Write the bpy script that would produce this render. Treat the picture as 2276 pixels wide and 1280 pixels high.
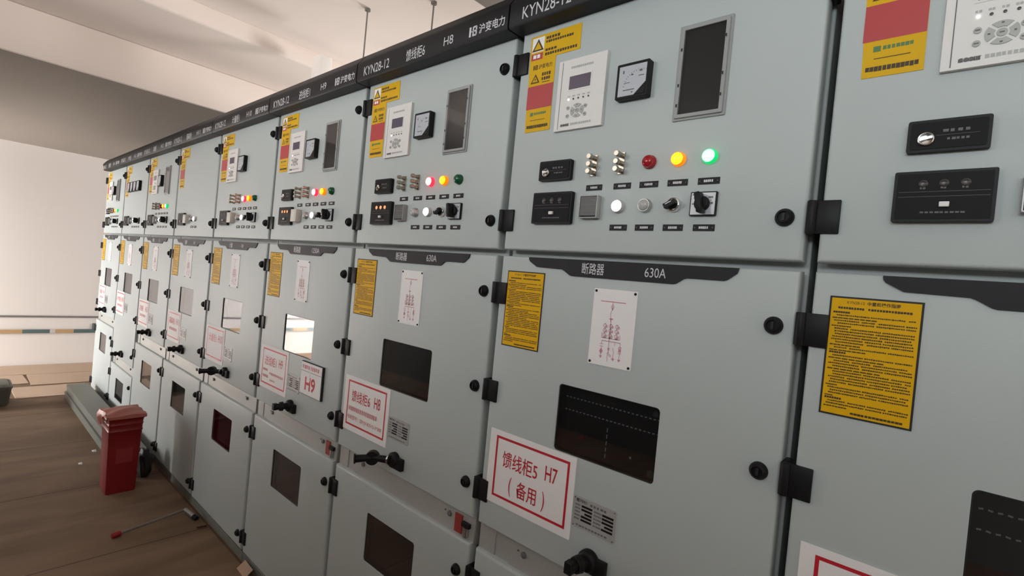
import bpy, bmesh, math, random
from mathutils import Vector, Matrix

for o in list(bpy.data.objects):
    bpy.data.objects.remove(o, do_unlink=True)
scene = bpy.context.scene
COL = scene.collection
rnd = random.Random(7)

# ------------------------------------------------------------------ camera
cam_data = bpy.data.cameras.new('camera')
cam = bpy.data.objects.new('camera', cam_data)
COL.objects.link(cam)
R = (0.74271137, 0.66276629, 0.0955022)
U = (-0.08064508, -0.05305068, 0.99533009)
F = (-0.66473769, 0.74694476, -0.0140475)
P = (0.22613406, -1.08416839, 1.54881668)
cam.matrix_world = Matrix(((R[0], U[0], -F[0], P[0]), (R[1], U[1], -F[1], P[1]),
                           (R[2], U[2], -F[2], P[2]), (0, 0, 0, 1)))
cam_data.sensor_width = 36.0
cam_data.lens = 1129.19 / 2276 * 36.0
cam_data.clip_start = 0.02
scene.camera = cam

# ------------------------------------------------------------------ light
scene.view_settings.view_transform = 'Standard'
scene.view_settings.look = 'None'
scene.view_settings.exposure = 0.09
scene.view_settings.gamma = 1.0
scene.view_settings.use_curve_mapping = False

world = bpy.data.worlds.new('daylight_sky')
scene.world = world
world.use_nodes = True
wn = world.node_tree.nodes
wn['Background'].inputs['Color'].default_value = (0.80, 0.90, 1.0, 1)
wn['Background'].inputs['Strength'].default_value = 0.8


def area_light(name, loc, rot, sx, sy, power, color):
    d = bpy.data.lights.new(name, 'AREA')
    d.shape = 'RECTANGLE'
    d.size, d.size_y = sx, sy
    d.energy = power
    d.color = color
    o = bpy.data.objects.new(name, d)
    o.location = loc
    o.rotation_euler = rot
    COL.objects.link(o)
    return o


SUN_DIR = Vector((-0.50, 0.55, -0.62)).normalized()
sd = bpy.data.lights.new('sun', 'SUN')
sd.energy = 8.5
sd.angle = math.radians(1.5)
sd.color = (1.0, 0.93, 0.84)
so = bpy.data.objects.new('sun', sd)
so.rotation_euler = SUN_DIR.to_track_quat('-Z', 'Y').to_euler()
so.location = (-2, -8, 7)
COL.objects.link(so)
YF = -3.5                       # front wall of the room (behind the camera)
XL, XR, YB = -8.0, 4.0, 4.8     # far wall, right wall, back wall
DOOR = (-7.8, -6.55, 0.0, 2.25)  # doorway in the front wall near the far end
WINS = [(-3.15, -1.35, 2.05, 2.85), (-0.2, 1.2, 2.05, 2.85), (1.4, 3.2, 2.05, 2.85)]
ROT_IN = (math.radians(90), 0, 0)      # area light facing +Y
ROT_UP = (math.radians(106), 0, 0)     # tilt shaped so the cabinet fronts dim towards the floor
for i, (x0, x1, z0, z1) in enumerate(WINS):
    wl = area_light('window_daylight', ((x0 + x1) / 2, YF + 0.03, 2.45), ROT_UP, x1 - x0 - .1, 0.5,
                    (23, 14, 12)[i], ((1.0, 0.98, 0.96), (0.88, 0.97, 1.0), (0.84, 0.96, 1.0))[i])
    wl.data.spread = math.radians(95)
ADDED_BWINS = [(-3.9, -2.4, 0.9, 2.2), (0.8, 2.8, 0.9, 2.2)]
for i, (x0, x1, z0, z1) in enumerate(ADDED_BWINS):   # unseen openings and lamps added behind the cabinets to brighten the ceiling
    wl = area_light('back_ceiling_fill', ((x0 + x1) / 2, YB - 0.03, 1.55), (math.radians(-100), 0, 0), x1 - x0 - .1, 1.1,
                    (122, 285)[i], (1.0, 0.98, 0.96))
    wl.data.spread = math.radians(140)
area_light('doorway_daylight', ((DOOR[0] + DOOR[1]) / 2, YF - 0.12, .75), (math.radians(90), 0, math.radians(32)), 1.1, 1.4, 250, (1.0, 0.97, 0.95))


# ------------------------------------------------------------------ materials
def mat(name, color, rough=0.5, metal=0.0, emit=None, estr=0.0, spec=0.5, noise=0.0, nscale=30.0, bump=0.0, bscale=300.0, coat=0.0):
    m = bpy.data.materials.new(name)
    m.use_nodes = True
    nt = m.node_tree
    b = nt.nodes['Principled BSDF']
    b.inputs['Base Color'].default_value = (*color, 1)
    b.inputs['Roughness'].default_value = rough
    b.inputs['Metallic'].default_value = metal
    b.inputs['Specular IOR Level'].default_value = spec
    if coat:
        b.inputs['Coat Weight'].default_value = coat
        b.inputs['Coat Roughness'].default_value = 0.1
    if emit:
        b.inputs['Emission Color'].default_value = (*emit, 1)
        b.inputs['Emission Strength'].default_value = estr
    tc = nt.nodes.new('ShaderNodeTexCoord')
    n = nt.nodes.new('ShaderNodeTexNoise')
    n.inputs['Scale'].default_value = nscale
    n.inputs['Detail'].default_value = 4
    nt.links.new(tc.outputs['Object'], n.inputs['Vector'])
    mx = nt.nodes.new('ShaderNodeMix')
    mx.data_type = 'RGBA'
    v = max(noise, 0.015)
    mx.inputs[6].default_value = (*[c * (1 - v) for c in color], 1)
    mx.inputs[7].default_value = (*[min(1, c * (1 + v)) for c in color], 1)
    nt.links.new(n.outputs['Fac'], mx.inputs[0])
    nt.links.new(mx.outputs[2], b.inputs['Base Color'])
    if bump:
        n2 = nt.nodes.new('ShaderNodeTexNoise')
        n2.inputs['Scale'].default_value = bscale
        n2.inputs['Detail'].default_value = 2
        nt.links.new(tc.outputs['Object'], n2.inputs['Vector'])
        bp = nt.nodes.new('ShaderNodeBump')
        bp.inputs['Strength'].default_value = bump
        bp.inputs['Distance'].default_value = 0.001
        nt.links.new(n2.outputs['Fac'], bp.inputs['Height'])
        nt.links.new(bp.outputs['Normal'], b.inputs['Normal'])
    return m


M = {}
M['paint'] = mat('light_grey_powder_coat', (0.465, 0.52, 0.518), 0.45, noise=0.02, nscale=3, bump=0.12, bscale=420)
M['frame'] = mat('light_grey_frame_paint', (0.45, 0.48, 0.47), 0.45)
M['strip'] = mat('galvanised_strip', (0.44, 0.45, 0.43), 0.45, 0.3, noise=0.06, nscale=12)
M['cap'] = mat('black_header_paint', (0.013, 0.013, 0.015), 0.5, spec=0.22, noise=0.03)
M['plate'] = mat('charcoal_plate_paint', (0.020, 0.020, 0.024), 0.55, spec=0.25)
M['black'] = mat('black_plastic', (0.010, 0.010, 0.011), 0.45, spec=0.2)
M['dark'] = mat('black_inside', (0.010, 0.010, 0.011), 0.6)
M['rubber'] = mat('black_rubber', (0.010, 0.010, 0.010), 0.6)
M['smoke'] = mat('smoked_plastic', (0.011, 0.011, 0.012), 0.5, spec=0.12)
M['silver'] = mat('silver_print', (0.62, 0.62, 0.64), 0.45)
M['chrome'] = mat('chrome', (0.80, 0.80, 0.80), 0.16, 1.0)
M['brass'] = mat('nickel_brass', (0.46, 0.41, 0.34), 0.3, 1.0, noise=0.1)
M['steel'] = mat('brushed_steel', (0.55, 0.55, 0.54), 0.38, 1.0, noise=0.05)
M['plate_metal'] = mat('satin_aluminium', (0.42, 0.42, 0.42), 0.4, 0.15, noise=0.04)
M['white'] = mat('white_plastic', (0.76, 0.75, 0.73), 0.4)
M['ivory'] = mat('ivory_plastic', (0.62, 0.60, 0.55), 0.4)
M['paper'] = mat('white_sign_board', (0.88, 0.87, 0.87), 0.55, spec=0.3)
M['key'] = mat('grey_key', (0.42, 0.43, 0.41), 0.45)
M['red'] = mat('sign_red', (0.52, 0.012, 0.028), 0.5)
M['pink'] = mat('diagram_red', (0.60, 0.26, 0.29), 0.6)
M['yellow'] = mat('yellow_sticker', (0.70, 0.42, 0.008), 0.5, spec=0.2)
M['yellow2'] = mat('amber_label', (0.76, 0.43, 0.005), 0.5, spec=0.15)
M['stred'] = mat('sticker_red', (0.45, 0.045, 0.05), 0.45)
M['ink'] = mat('dark_ink', (0.055, 0.032, 0.010), 0.6)
M['dinkk'] = mat('grey_ink', (0.13, 0.13, 0.13), 0.6)
M['lcd'] = mat('grey_display', (0.11, 0.09, 0.13), 0.2)
M['dial'] = mat('dial_card', (0.50, 0.53, 0.58), 0.25)
M['green_ink'] = mat('green_ink', (0.09, 0.19, 0.06), 0.5)
M['grey_clear'] = mat('clear_cover_rim', (0.34, 0.355, 0.355), 0.22)
M['midgrey'] = mat('mid_grey_plastic', (0.085, 0.085, 0.085), 0.4)
M['redtag'] = mat('red_tag', (0.30, 0.030, 0.028), 0.5)
M['red_on'] = mat('red_lamp_lit', (0.9, 0.1, 0.1), 0.3, emit=(1.0, 0.12, 0.13), estr=12)
M['amber_on'] = mat('amber_lamp_lit', (0.9, 0.5, 0.02), 0.3, emit=(1.0, 0.46, 0.008), estr=2.2)
M['green_on'] = mat('green_lamp_lit', (0.1, 0.9, 0.5), 0.3, emit=(0.20, 1.0, 0.50), estr=4)
M['white_on'] = mat('white_lamp_lit', (0.9, 0.9, 0.95), 0.3, emit=(0.90, 0.92, 1.0), estr=5)
M['led_on'] = mat('white_led_lit', (1, 1, 1), 0.3, emit=(1, 1, 1), estr=3)
M['orange_led'] = mat('orange_led_lit', (0.8, 0.3, 0.1), 0.3, emit=(1.0, 0.30, 0.10), estr=1.0)
M['led_off'] = mat('unlit_led', (0.05, 0.04, 0.04), 0.3)
M['red_off'] = mat('red_lamp_unlit', (0.36, 0.012, 0.020), 0.15)
M['green_off'] = mat('green_lamp_unlit', (0.005, 0.10, 0.04), 0.15)
M['white_off'] = mat('white_lamp_unlit', (0.45, 0.45, 0.44), 0.2)
M['red_rim'] = mat('red_lamp_rim', (0.6, 0.02, 0.03), 0.25, emit=(1.0, 0.02, 0.05), estr=1.6)
M['amber_rim'] = mat('amber_lamp_rim', (0.7, 0.30, 0.01), 0.25, emit=(1.0, 0.22, 0.0), estr=0.7)
M['green_rim'] = mat('green_lamp_rim', (0.01, 0.45, 0.16), 0.25, emit=(0.0, 0.8, 0.16), estr=0.7)
M['white_rim'] = mat('white_lamp_rim', (0.55, 0.55, 0.55), 0.25)
M['wall'] = mat('white_wall_paint', (0.80, 0.75, 0.715), 0.85, noise=0.015, nscale=1.5)
M['wallf'] = mat('dark_grey_wall_paint', (0.07, 0.068, 0.065), 0.8)
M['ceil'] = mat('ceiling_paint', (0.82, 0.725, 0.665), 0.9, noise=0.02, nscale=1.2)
M['soffit'] = mat('dark_soffit', (0.26, 0.225, 0.195), 0.9, noise=0.03, nscale=1.0)  # lowered slab toned darker than the ceiling paint
M['beam'] = mat('painted_concrete_beam', (0.46, 0.41, 0.36), 0.9, noise=0.03, nscale=1.0)
M['galv'] = mat('grey_green_steel', (0.155, 0.160, 0.140), 0.5, 0.2, noise=0.08, nscale=6)
M['tub'] = mat('dark_grey_plastic', (0.12, 0.12, 0.10), 0.5)
M['bin'] = mat('red_plastic', (0.22, 0.006, 0.010), 0.38)
M['binmark'] = mat('red_print', (0.27, 0.022, 0.026), 0.4)
M['binlid'] = mat('faded_red_plastic', (0.42, 0.13, 0.10), 0.45, noise=0.08, nscale=14)
M['bag'] = mat('pink_plastic_film', (0.52, 0.20, 0.16), 0.35, noise=0.1, nscale=20)
M['rod'] = mat('galvanised_rod', (0.20, 0.18, 0.165), 0.5, 0.2)
M['redcap'] = mat('red_rubber_grip', (0.30, 0.008, 0.012), 0.45)
M['card'] = mat('kraft_card', (0.42, 0.29, 0.20), 0.8, noise=0.08, nscale=9)
M['sheet'] = mat('sunlit_card', (0.50, 0.37, 0.27), 0.8, noise=0.12, nscale=3)  # floor sheets, sunlight at the far end put into their pale tone
M['twig'] = mat('dark_wood_offcut', (0.06, 0.030, 0.018), 0.8)
M['pipe'] = mat('dark_grey_pipe', (0.20, 0.18, 0.18), 0.5)
M['bar_y'] = mat('faded_yellow_paint', (0.50, 0.33, 0.17), 0.5)
M['bar_g'] = mat('faded_green_paint', (0.10, 0.15, 0.15), 0.5)
M['bar_w'] = mat('bare_bar', (0.6, 0.58, 0.55), 0.5)
M['white_pipe'] = mat('white_pvc', (0.82, 0.79, 0.76), 0.5)


def glass_mat(name, ior, tint):
    m = bpy.data.materials.new(name)
    m.use_nodes = True
    nt = m.node_tree
    for n in list(nt.nodes):
        nt.nodes.remove(n)
    out = nt.nodes.new('ShaderNodeOutputMaterial')
    mixn = nt.nodes.new('ShaderNodeMixShader')
    fr = nt.nodes.new('ShaderNodeFresnel')
    fr.inputs['IOR'].default_value = ior
    tr = nt.nodes.new('ShaderNodeBsdfTransparent')
    tr.inputs['Color'].default_value = (*tint, 1)
    gl = nt.nodes.new('ShaderNodeBsdfGlossy')
    gl.inputs['Roughness'].default_value = 0.03
    gl.inputs['Color'].default_value = (0.95, 0.95, 0.97, 1)
    geo = nt.nodes.new('ShaderNodeNewGeometry')      # only the outer faces of the slab reflect
    sub = nt.nodes.new('ShaderNodeMath')
    sub.operation = 'SUBTRACT'
    sub.use_clamp = True
    nt.links.new(fr.outputs[0], sub.inputs[0])
    nt.links.new(geo.outputs['Backfacing'], sub.inputs[1])
    nt.links.new(sub.outputs[0], mixn.inputs[0])
    nt.links.new(tr.outputs[0], mixn.inputs[1])
    nt.links.new(gl.outputs[0], mixn.inputs[2])
    nt.links.new(mixn.outputs[0], out.inputs['Surface'])
    return m


M['glass'] = glass_mat('coated_window_glass', 2.15, (0.62, 0.64, 0.65))
M['acrylic'] = glass_mat('clear_acrylic', 1.75, (0.85, 0.86, 0.86))


def floor_mat():
    m = bpy.data.materials.new('kraft_paper_floor')
    m.use_nodes = True
    nt = m.node_tree
    b = nt.nodes['Principled BSDF']
    b.inputs['Roughness'].default_value = 0.75
    tc = nt.nodes.new('ShaderNodeTexCoord')
    mp = nt.nodes.new('ShaderNodeMapping')
    mp.inputs['Scale'].default_value = (2.6, 0.7, 1)
    mp.inputs['Rotation'].default_value = (0, 0, math.radians(8))
    nt.links.new(tc.outputs['Object'], mp.inputs['Vector'])
    n = nt.nodes.new('ShaderNodeTexNoise')
    n.inputs['Scale'].default_value = 1.6
    n.inputs['Detail'].default_value = 5
    n.inputs['Distortion'].default_value = 0.6
    nt.links.new(mp.outputs['Vector'], n.inputs['Vector'])
    cr = nt.nodes.new('ShaderNodeValToRGB')
    cr.color_ramp.elements[0].position = 0.36
    cr.color_ramp.elements[0].color = (0.145, 0.088, 0.048, 1)
    cr.color_ramp.elements[1].position = 0.64
    cr.color_ramp.elements[1].color = (0.230, 0.150, 0.090, 1)
    nt.links.new(n.outputs['Fac'], cr.inputs[0])
    br = nt.nodes.new('ShaderNodeTexBrick')
    br.inputs['Scale'].default_value = 1.0
    br.inputs['Brick Width'].default_value = 0.95
    br.inputs['Row Height'].default_value = 1.22
    br.inputs['Mortar Size'].default_value = 0.006
    br.inputs['Color1'].default_value = (1, 1, 1, 1)
    br.inputs['Color2'].default_value = (0.88, 0.86, 0.84, 1)
    br.inputs['Mortar'].default_value = (0.45, 0.40, 0.36, 1)
    nt.links.new(tc.outputs['Object'], br.inputs['Vector'])
    mx = nt.nodes.new('ShaderNodeMix')
    mx.data_type = 'RGBA'
    mx.blend_type = 'MULTIPLY'
    mx.inputs[0].default_value = 1.0
    nt.links.new(cr.outputs[0], mx.inputs[6])
    nt.links.new(br.outputs['Color'], mx.inputs[7])
    nt.links.new(mx.outputs[2], b.inputs['Base Color'])
    bp = nt.nodes.new('ShaderNodeBump')
    bp.inputs['Strength'].default_value = 0.35
    bp.inputs['Distance'].default_value = 0.02
    nt.links.new(n.outputs['Fac'], bp.inputs['Height'])
    nt.links.new(bp.outputs['Normal'], b.inputs['Normal'])
    return m


M['floor'] = floor_mat()

# ------------------------------------------------------------------ mesh helpers
_text_cache = {}


def text_shape(body, weight=0.0):
    if (body, weight) in _text_cache:
        return _text_cache[body, weight]
    c = bpy.data.curves.new('lettering_curve', 'FONT')
    c.body = body
    c.resolution_u = 4
    c.offset = weight
    o = bpy.data.objects.new('lettering_curve', c)
    COL.objects.link(o)
    dg = bpy.context.evaluated_depsgraph_get()
    me = bpy.data.meshes.new_from_object(o.evaluated_get(dg))
    vs = [tuple(v.co[:2]) for v in me.vertices]
    fs = [tuple(p.vertices) for p in me.polygons]
    bpy.data.objects.remove(o)
    bpy.data.curves.remove(c)
    bpy.data.meshes.remove(me)
    xs = [v[0] for v in vs]
    ys = [v[1] for v in vs]
    x0, x1, y0, y1 = min(xs), max(xs), min(ys), max(ys)
    vs = [((x - x0) / (x1 - x0), (y - y0) / (y1 - y0)) for x, y in vs]
    _text_cache[body, weight] = (vs, fs)
    return vs, fs


class MB:
    """collects shapes for ONE mesh; coordinates are (u along the row, y depth, z up)"""

    def __init__(s):
        s.v, s.f, s.m = [], [], []

    def add(s, vs, fs, m=0):
        o = len(s.v)
        s.v += [tuple(v) for v in vs]
        s.f += [tuple(i + o for i in f) for f in fs]
        s.m += [m] * len(fs)
        return s

    def box(s, x0, x1, y0, y1, z0, z1, m=0):
        vs = [(x, y, z) for z in (z0, z1) for y in (y0, y1) for x in (x0, x1)]
        return s.add(vs, [(0, 1, 5, 4), (1, 3, 7, 5), (3, 2, 6, 7), (2, 0, 4, 6), (4, 5, 7, 6), (2, 3, 1, 0)], m)

    def obox(s, c, ax, ay, az, m=0):
        """box from centre and three half-axis vectors"""
        c, ax, ay, az = map(Vector, (c, ax, ay, az))
        vs = [c + i * ax + j * ay + k * az for k in (-1, 1) for j in (-1, 1) for i in (-1, 1)]
        return s.add(vs, [(0, 1, 5, 4), (1, 3, 7, 5), (3, 2, 6, 7), (2, 0, 4, 6), (4, 5, 7, 6), (2, 3, 1, 0)], m)

    def prism(s, pts, y0, y1, m=0):
        n = len(pts)
        vs = [(x, y0, z) for x, z in pts] + [(x, y1, z) for x, z in pts]
        fs = [tuple(range(n)), tuple(range(2 * n - 1, n - 1, -1))]
        fs += [(i, n + i, n + (i + 1) % n, (i + 1) % n) for i in range(n)]
        return s.add(vs, fs, m)

    def rrect(s, x0, x1, z0, z1, y0, y1, r, m=0, n=4):
        pts = []
        for cx, cz, a in ((x1 - r, z1 - r, 0), (x0 + r, z1 - r, 90), (x0 + r, z0 + r, 180), (x1 - r, z0 + r, 270)):
            for i in range(n + 1):
                t = math.radians(a + 90 * i / n)
                pts.append((cx + r * math.cos(t), cz + r * math.sin(t)))
        return s.prism(pts, y0, y1, m)

    def rring(s, x0, x1, z0, z1, y0, y1, r, w, m=0, n=4, r2=None):
        """rounded rectangular ring of width w"""
        def loop(d):
            q, rr = [], max(r - d, 0.0005)
            if d and r2:
                rr = r2
            for cx, cz, a in ((x1 - d - rr, z1 - d - rr, 0), (x0 + d + rr, z1 - d - rr, 90),
                              (x0 + d + rr, z0 + d + rr, 180), (x1 - d - rr, z0 + d + rr, 270)):
                for i in range(n + 1):
                    t = math.radians(a + 90 * i / n)
                    q.append((cx + rr * math.cos(t), cz + rr * math.sin(t)))
            return q
        a, b = loop(0), loop(w)
        k = len(a)
        vs = [(x, y0, z) for x, z in a] + [(x, y0, z) for x, z in b] + [(x, y1, z) for x, z in a] + [(x, y1, z) for x, z in b]
        fs = []
        for i in range(k):
            j = (i + 1) % k
            fs += [(i, j, k + j, k + i), (2 * k + i, 3 * k + i, 3 * k + j, 2 * k + j),
                   (i, 2 * k + i, 2 * k + j, j), (k + i, k + j, 3 * k + j, 3 * k + i)]
        return s.add(vs, fs, m)

    def tube(s, p0, p1, r0, r1=None, n=16, m=0):
        r1 = r0 if r1 is None else r1
        p0, p1 = Vector(p0), Vector(p1)
        d = (p1 - p0).normalized()
        a = d.orthogonal().normalized()
        b = d.cross(a)
        vs = [p0 + r0 * (math.cos(t) * a + math.sin(t) * b) for t in [2 * math.pi * i / n for i in range(n)]]
        vs += [p1 + r1 * (math.cos(t) * a + math.sin(t) * b) for t in [2 * math.pi * i / n for i in range(n)]]
        fs = [tuple(range(n - 1, -1, -1)), tuple(range(n, 2 * n))]
        fs += [(i, (i + 1) % n, n + (i + 1) % n, n + i) for i in range(n)]
        return s.add(vs, fs, m)

    def lathe(s, cx, cz, prof, n=20, m=0):
        """revolve (radius, y) profile around an axis along y"""
        vs, fs = [], []
        for r, y in prof:
            for i in range(n):
                t = 2 * math.pi * i / n
                vs.append((cx + r * math.cos(t), y, cz + r * math.sin(t)))
        for k in range(len(prof) - 1):
            for i in range(n):
                j = (i + 1) % n
                fs.append((k * n + i, k * n + j, (k + 1) * n + j, (k + 1) * n + i))
        fs.append(tuple(range(n)))
        fs.append(tuple(range((len(prof) - 1) * n + n - 1, (len(prof) - 1) * n - 1, -1)))
        return s.add(vs, fs, m)

    def panel(s, x0, x1, z0, z1, y0, y1, holes, m=0):
        """slab with rectangular through holes"""
        xs = sorted({x0, x1, *[h[0] for h in holes], *[h[1] for h in holes]})
        zs = sorted({z0, z1, *[h[2] for h in holes], *[h[3] for h in holes]})
        nx, nz = len(xs), len(zs)

        def inside(i, k):
            if not (0 <= i < nx - 1 and 0 <= k < nz - 1):
                return False
            cx, cz = (xs[i] + xs[i + 1]) / 2, (zs[k] + zs[k + 1]) / 2
            return not any(h[0] < cx < h[1] and h[2] < cz < h[3] for h in holes)
        idx = lambda i, k, b: (b * nz + k) * nx + i
        vs = [(x, y, z) for y in (y0, y1) for z in zs for x in xs]
        fs = []
        for i in range(nx - 1):
            for k in range(nz - 1):
                if not inside(i, k):
                    continue
                fs.append((idx(i, k, 0), idx(i + 1, k, 0), idx(i + 1, k + 1, 0), idx(i, k + 1, 0)))
                fs.append((idx(i, k, 1), idx(i, k + 1, 1), idx(i + 1, k + 1, 1), idx(i + 1, k, 1)))
                if not inside(i - 1, k):
                    fs.append((idx(i, k, 0), idx(i, k + 1, 0), idx(i, k + 1, 1), idx(i, k, 1)))
                if not inside(i + 1, k):
                    fs.append((idx(i + 1, k, 0), idx(i + 1, k, 1), idx(i + 1, k + 1, 1), idx(i + 1, k + 1, 0)))
                if not inside(i, k - 1):
                    fs.append((idx(i, k, 0), idx(i, k, 1), idx(i + 1, k, 1), idx(i + 1, k, 0)))
                if not inside(i, k + 1):
                    fs.append((idx(i, k + 1, 0), idx(i + 1, k + 1, 0), idx(i + 1, k + 1, 1), idx(i, k + 1, 1)))
        return s.add(vs, fs, m)

    def text(s, body, x0, x1, z0, z1, y, m=0, bold=0.0):
        vs, fs = text_shape(body, round(bold / (z1 - z0) * .7, 4))
        return s.add([(x0 + a * (x1 - x0), y, z0 + b * (z1 - z0)) for a, b in vs], fs, m)

    def dashes(s, x0, x1, z0, z1, y, m, n, seed=0, gap=0.25):
        """a row of small printed blocks standing for lettering too small to read"""
        rr = random.Random(seed)
        w = (x1 - x0) / n
        for i in range(n):
            a = x0 + i * w
            s.flat(a, a + w * (1 - gap * rr.uniform(.5, 1.4)), z0 + (z1 - z0) * rr.uniform(0, .12), z1, y, m)
        return s

    def flat(s, x0, x1, z0, z1, y, m=0):
        return s.add([(x0, y, z0), (x1, y, z0), (x1, y, z1), (x0, y, z1)], [(0, 1, 2, 3)], m)

    def line(s, p0, p1, w, y, m=0):
        p0, p1 = Vector(p0), Vector(p1)
        d = (p1 - p0).normalized()
        n = Vector((-d.y, d.x)) * w / 2
        q = [p0 + n, p1 + n, p1 - n, p0 - n]
        return s.add([(a.x, y, a.y) for a in q], [(0, 1, 2, 3)], m)

    def mesh(s, name, mats, bevel=0.0, seg=2, smooth=True):
        me = bpy.data.meshes.new(name)
        me.from_pydata(s.v, [], s.f)
        for mm in mats:
            me.materials.append(M[mm] if isinstance(mm, str) else mm)
        for p, i in zip(me.polygons, s.m):
            p.material_index = i
        bm = bmesh.new()
        bm.from_mesh(me)
        bm.verts.ensure_lookup_table()
        bmesh.ops.remove_doubles(bm, verts=bm.verts, dist=1e-6)
        bmesh.ops.recalc_face_normals(bm, faces=bm.faces)
        if bevel:
            es = [e for e in bm.edges if len(e.link_faces) == 2 and e.calc_face_angle(0) > 0.6]
            bmesh.ops.bevel(bm, geom=es, offset=bevel, segments=seg, profile=0.5, affect='EDGES', clamp_overlap=True)
        bm.to_mesh(me)
        bm.free()
        if smooth:
            for p in me.polygons:
                p.use_smooth = True
            me.set_sharp_from_angle(angle=math.radians(40))
        return me


def link(name, me, parent=None, loc=(0, 0, 0), label=None):
    o = bpy.data.objects.new(name, me)
    COL.objects.link(o)
    o.location = loc
    if parent:
        o.parent = parent
    if label:
        o['label'] = label
    return o


def empty(name, loc, label, cat, group=None):
    o = bpy.data.objects.new(name, None)
    o.empty_display_size = 0.1
    COL.objects.link(o)
    o.location = loc
    o['label'] = label
    o['category'] = cat
    if group:
        o['group'] = group
    return o


def tag(o, label, cat, group=None):
    o['label'] = label
    o['category'] = cat
    if group:
        o['group'] = group
    return o


def struct(name, me, loc=(0, 0, 0)):
    o = link(name, me, None, loc)
    o['kind'] = 'structure'
    return o


# ------------------------------------------------------------------ room
struct('floor', MB().box(XL - .2, XR + .2, YF - .2, YB + .2, -0.1, 0.0).mesh('floor', ['floor'], smooth=False))
ZC, ZC1, ZS = 2.98, 2.87, 2.59
XS = -4.0
struct('wall_left', MB().box(XL - .2, XL, YF - .2, YB + .2, -0.1, 3.4).mesh('wall_left', ['wall']))
struct('wall_back', MB().panel(XL - .2, XR + .2, -0.1, 3.4, YB, YB + .2, ADDED_BWINS).mesh('wall_back', ['wall']))
struct('wall_right', MB().box(XR, XR + .2, YF - .2, YB + .2, -0.1, 3.4).mesh('wall_right', ['wall']))
holes = [DOOR] + WINS
holes[0] = (DOOR[0], DOOR[1], -0.1, DOOR[3])
struct('wall_front', MB().panel(XL - .2, XR + .2, -0.1, 3.4, YF - .2, YF, holes).mesh('wall_front', ['wallf']))
struct('ceiling', MB().box(XL - .2, XR + .2, YF - .2, YB + .2, ZC, ZC + .34).mesh('ceiling', ['ceil']))
# lowered slab over the far end, and the stepped ceiling fields beside it
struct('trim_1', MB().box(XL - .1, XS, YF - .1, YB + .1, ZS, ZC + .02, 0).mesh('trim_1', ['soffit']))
struct('trim_2', MB().box(XS, XS + .03, YF - .1, YB + .1, ZS, ZC1, 0).mesh('trim_2', ['ceil'], bevel=.006))
struct('trim_3', MB().box(XS, -3.22, YF - .1, YB + .1, ZC1, ZC + .02, 0).mesh('trim_3', ['ceil'], bevel=.02, seg=3))
struct('trim_4', MB().box(-1.25, -0.30, YF - .1, YB + .1, ZS, ZC + .02, 0).mesh('trim_4', ['beam'], bevel=.01))
for i, (x0, x1, z0, z1) in enumerate(WINS):   # unseen slabs added outside to keep the sun from these windows
    struct('trim_%d' % (5 + i), MB().box(x0 - 1.0, x1 + 1.2, YF - 1.9, YF - .2, z1 + .06, z1 + .14).mesh('trim_%d' % (5 + i), ['wall']))
for i, (x0, x1, z0, z1) in enumerate(ADDED_BWINS):  # frames for the added back-wall openings
    mb = MB().rring(x0, x1, z0, z1, YB + .10, YB + .16, .004, .045)
    mb.box((x0 + x1) / 2 - .02, (x0 + x1) / 2 + .02, YB + .105, YB + .155, z0 + .04, z1 - .04)
    struct('window_%d' % (i + 4), mb.mesh('window_%d' % (i + 4), ['white']))
for i, (x0, x1, z0, z1) in enumerate(WINS):
    mb = MB().rring(x0, x1, z0, z1, YF - .16, YF - .10, .004, .045)
    mb.box((x0 + x1) / 2 - .02, (x0 + x1) / 2 + .02, YF - .155, YF - .105, z0 + .04, z1 - .04)
    struct('window_%d' % (i + 1), mb.mesh('window_%d' % (i + 1), ['white']))
    link('window_sill', MB().box(x0 - .04, x1 + .04, YF - .06, YF + .04, z0 - .03, z0).mesh('window_sill', ['wall'], bevel=.004),
         bpy.data.objects['window_%d' % (i + 1)])
mb = MB()
mb.box(DOOR[0], DOOR[0] + .05, YF - .17, YF - .03, 0, DOOR[3]).box(DOOR[1] - .05, DOOR[1], YF - .17, YF - .03, 0, DOOR[3])
mb.box(DOOR[0] + .05, DOOR[1] - .05, YF - .17, YF - .03, DOOR[3] - .05, DOOR[3])
struct('door_1', mb.mesh('door_1', ['white']))

# services on the far wall
tag(link('conduit_pipe', MB().tube((XL + .013, YF + .05, .583), (XL + .013, .30, .583), .0105, n=12).mesh('conduit_pipe', ['pipe'])),
    'thin dark grey pipe running level along the far white wall', 'pipe')
mb = MB()
edges = [YF + .1]
segs = [(-.412, -.171, 1), (-.171, -.122, 2), (-.122, .05, 0), (.05, .225, 1)]
y = -.412
k = 0
while y > YF + .35:
    segs.append((y - .24, y, 0 if k % 2 == 0 else 1))
    y -= .24
    k += 1
for a, b, m in segs:
    mb.box(XL + .022, XL + .028, a, b, .385, .43, m)
mb.box(XL + .022, XL + .028, .225, .262, .385, .505, 1)
gb = empty('grounding_bar', (XL, 0, .385), 'flat grounding bar painted in yellow and green bands, below the pipe on the far wall', 'grounding bar')
me = mb.mesh('painted_bar', ['bar_y', 'bar_g', 'bar_w'])
ob = link('painted_bar', me, gb, (-XL, 0, -.385))
for yy in (-3.0, -2.0, -1.0, -.15):
    link('insulator', MB().tube((XL, yy, .4075), (XL + .022, yy, .4075), .014, n=12).mesh('insulator', ['bar_w']), gb, (-XL, 0, -.385))

# ------------------------------------------------------------------ switchgear cabinets
W = 0.8
MESH = {}


def cached(key, fn):
    if key not in MESH:
        MESH[key] = fn()
    return MESH[key]


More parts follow.
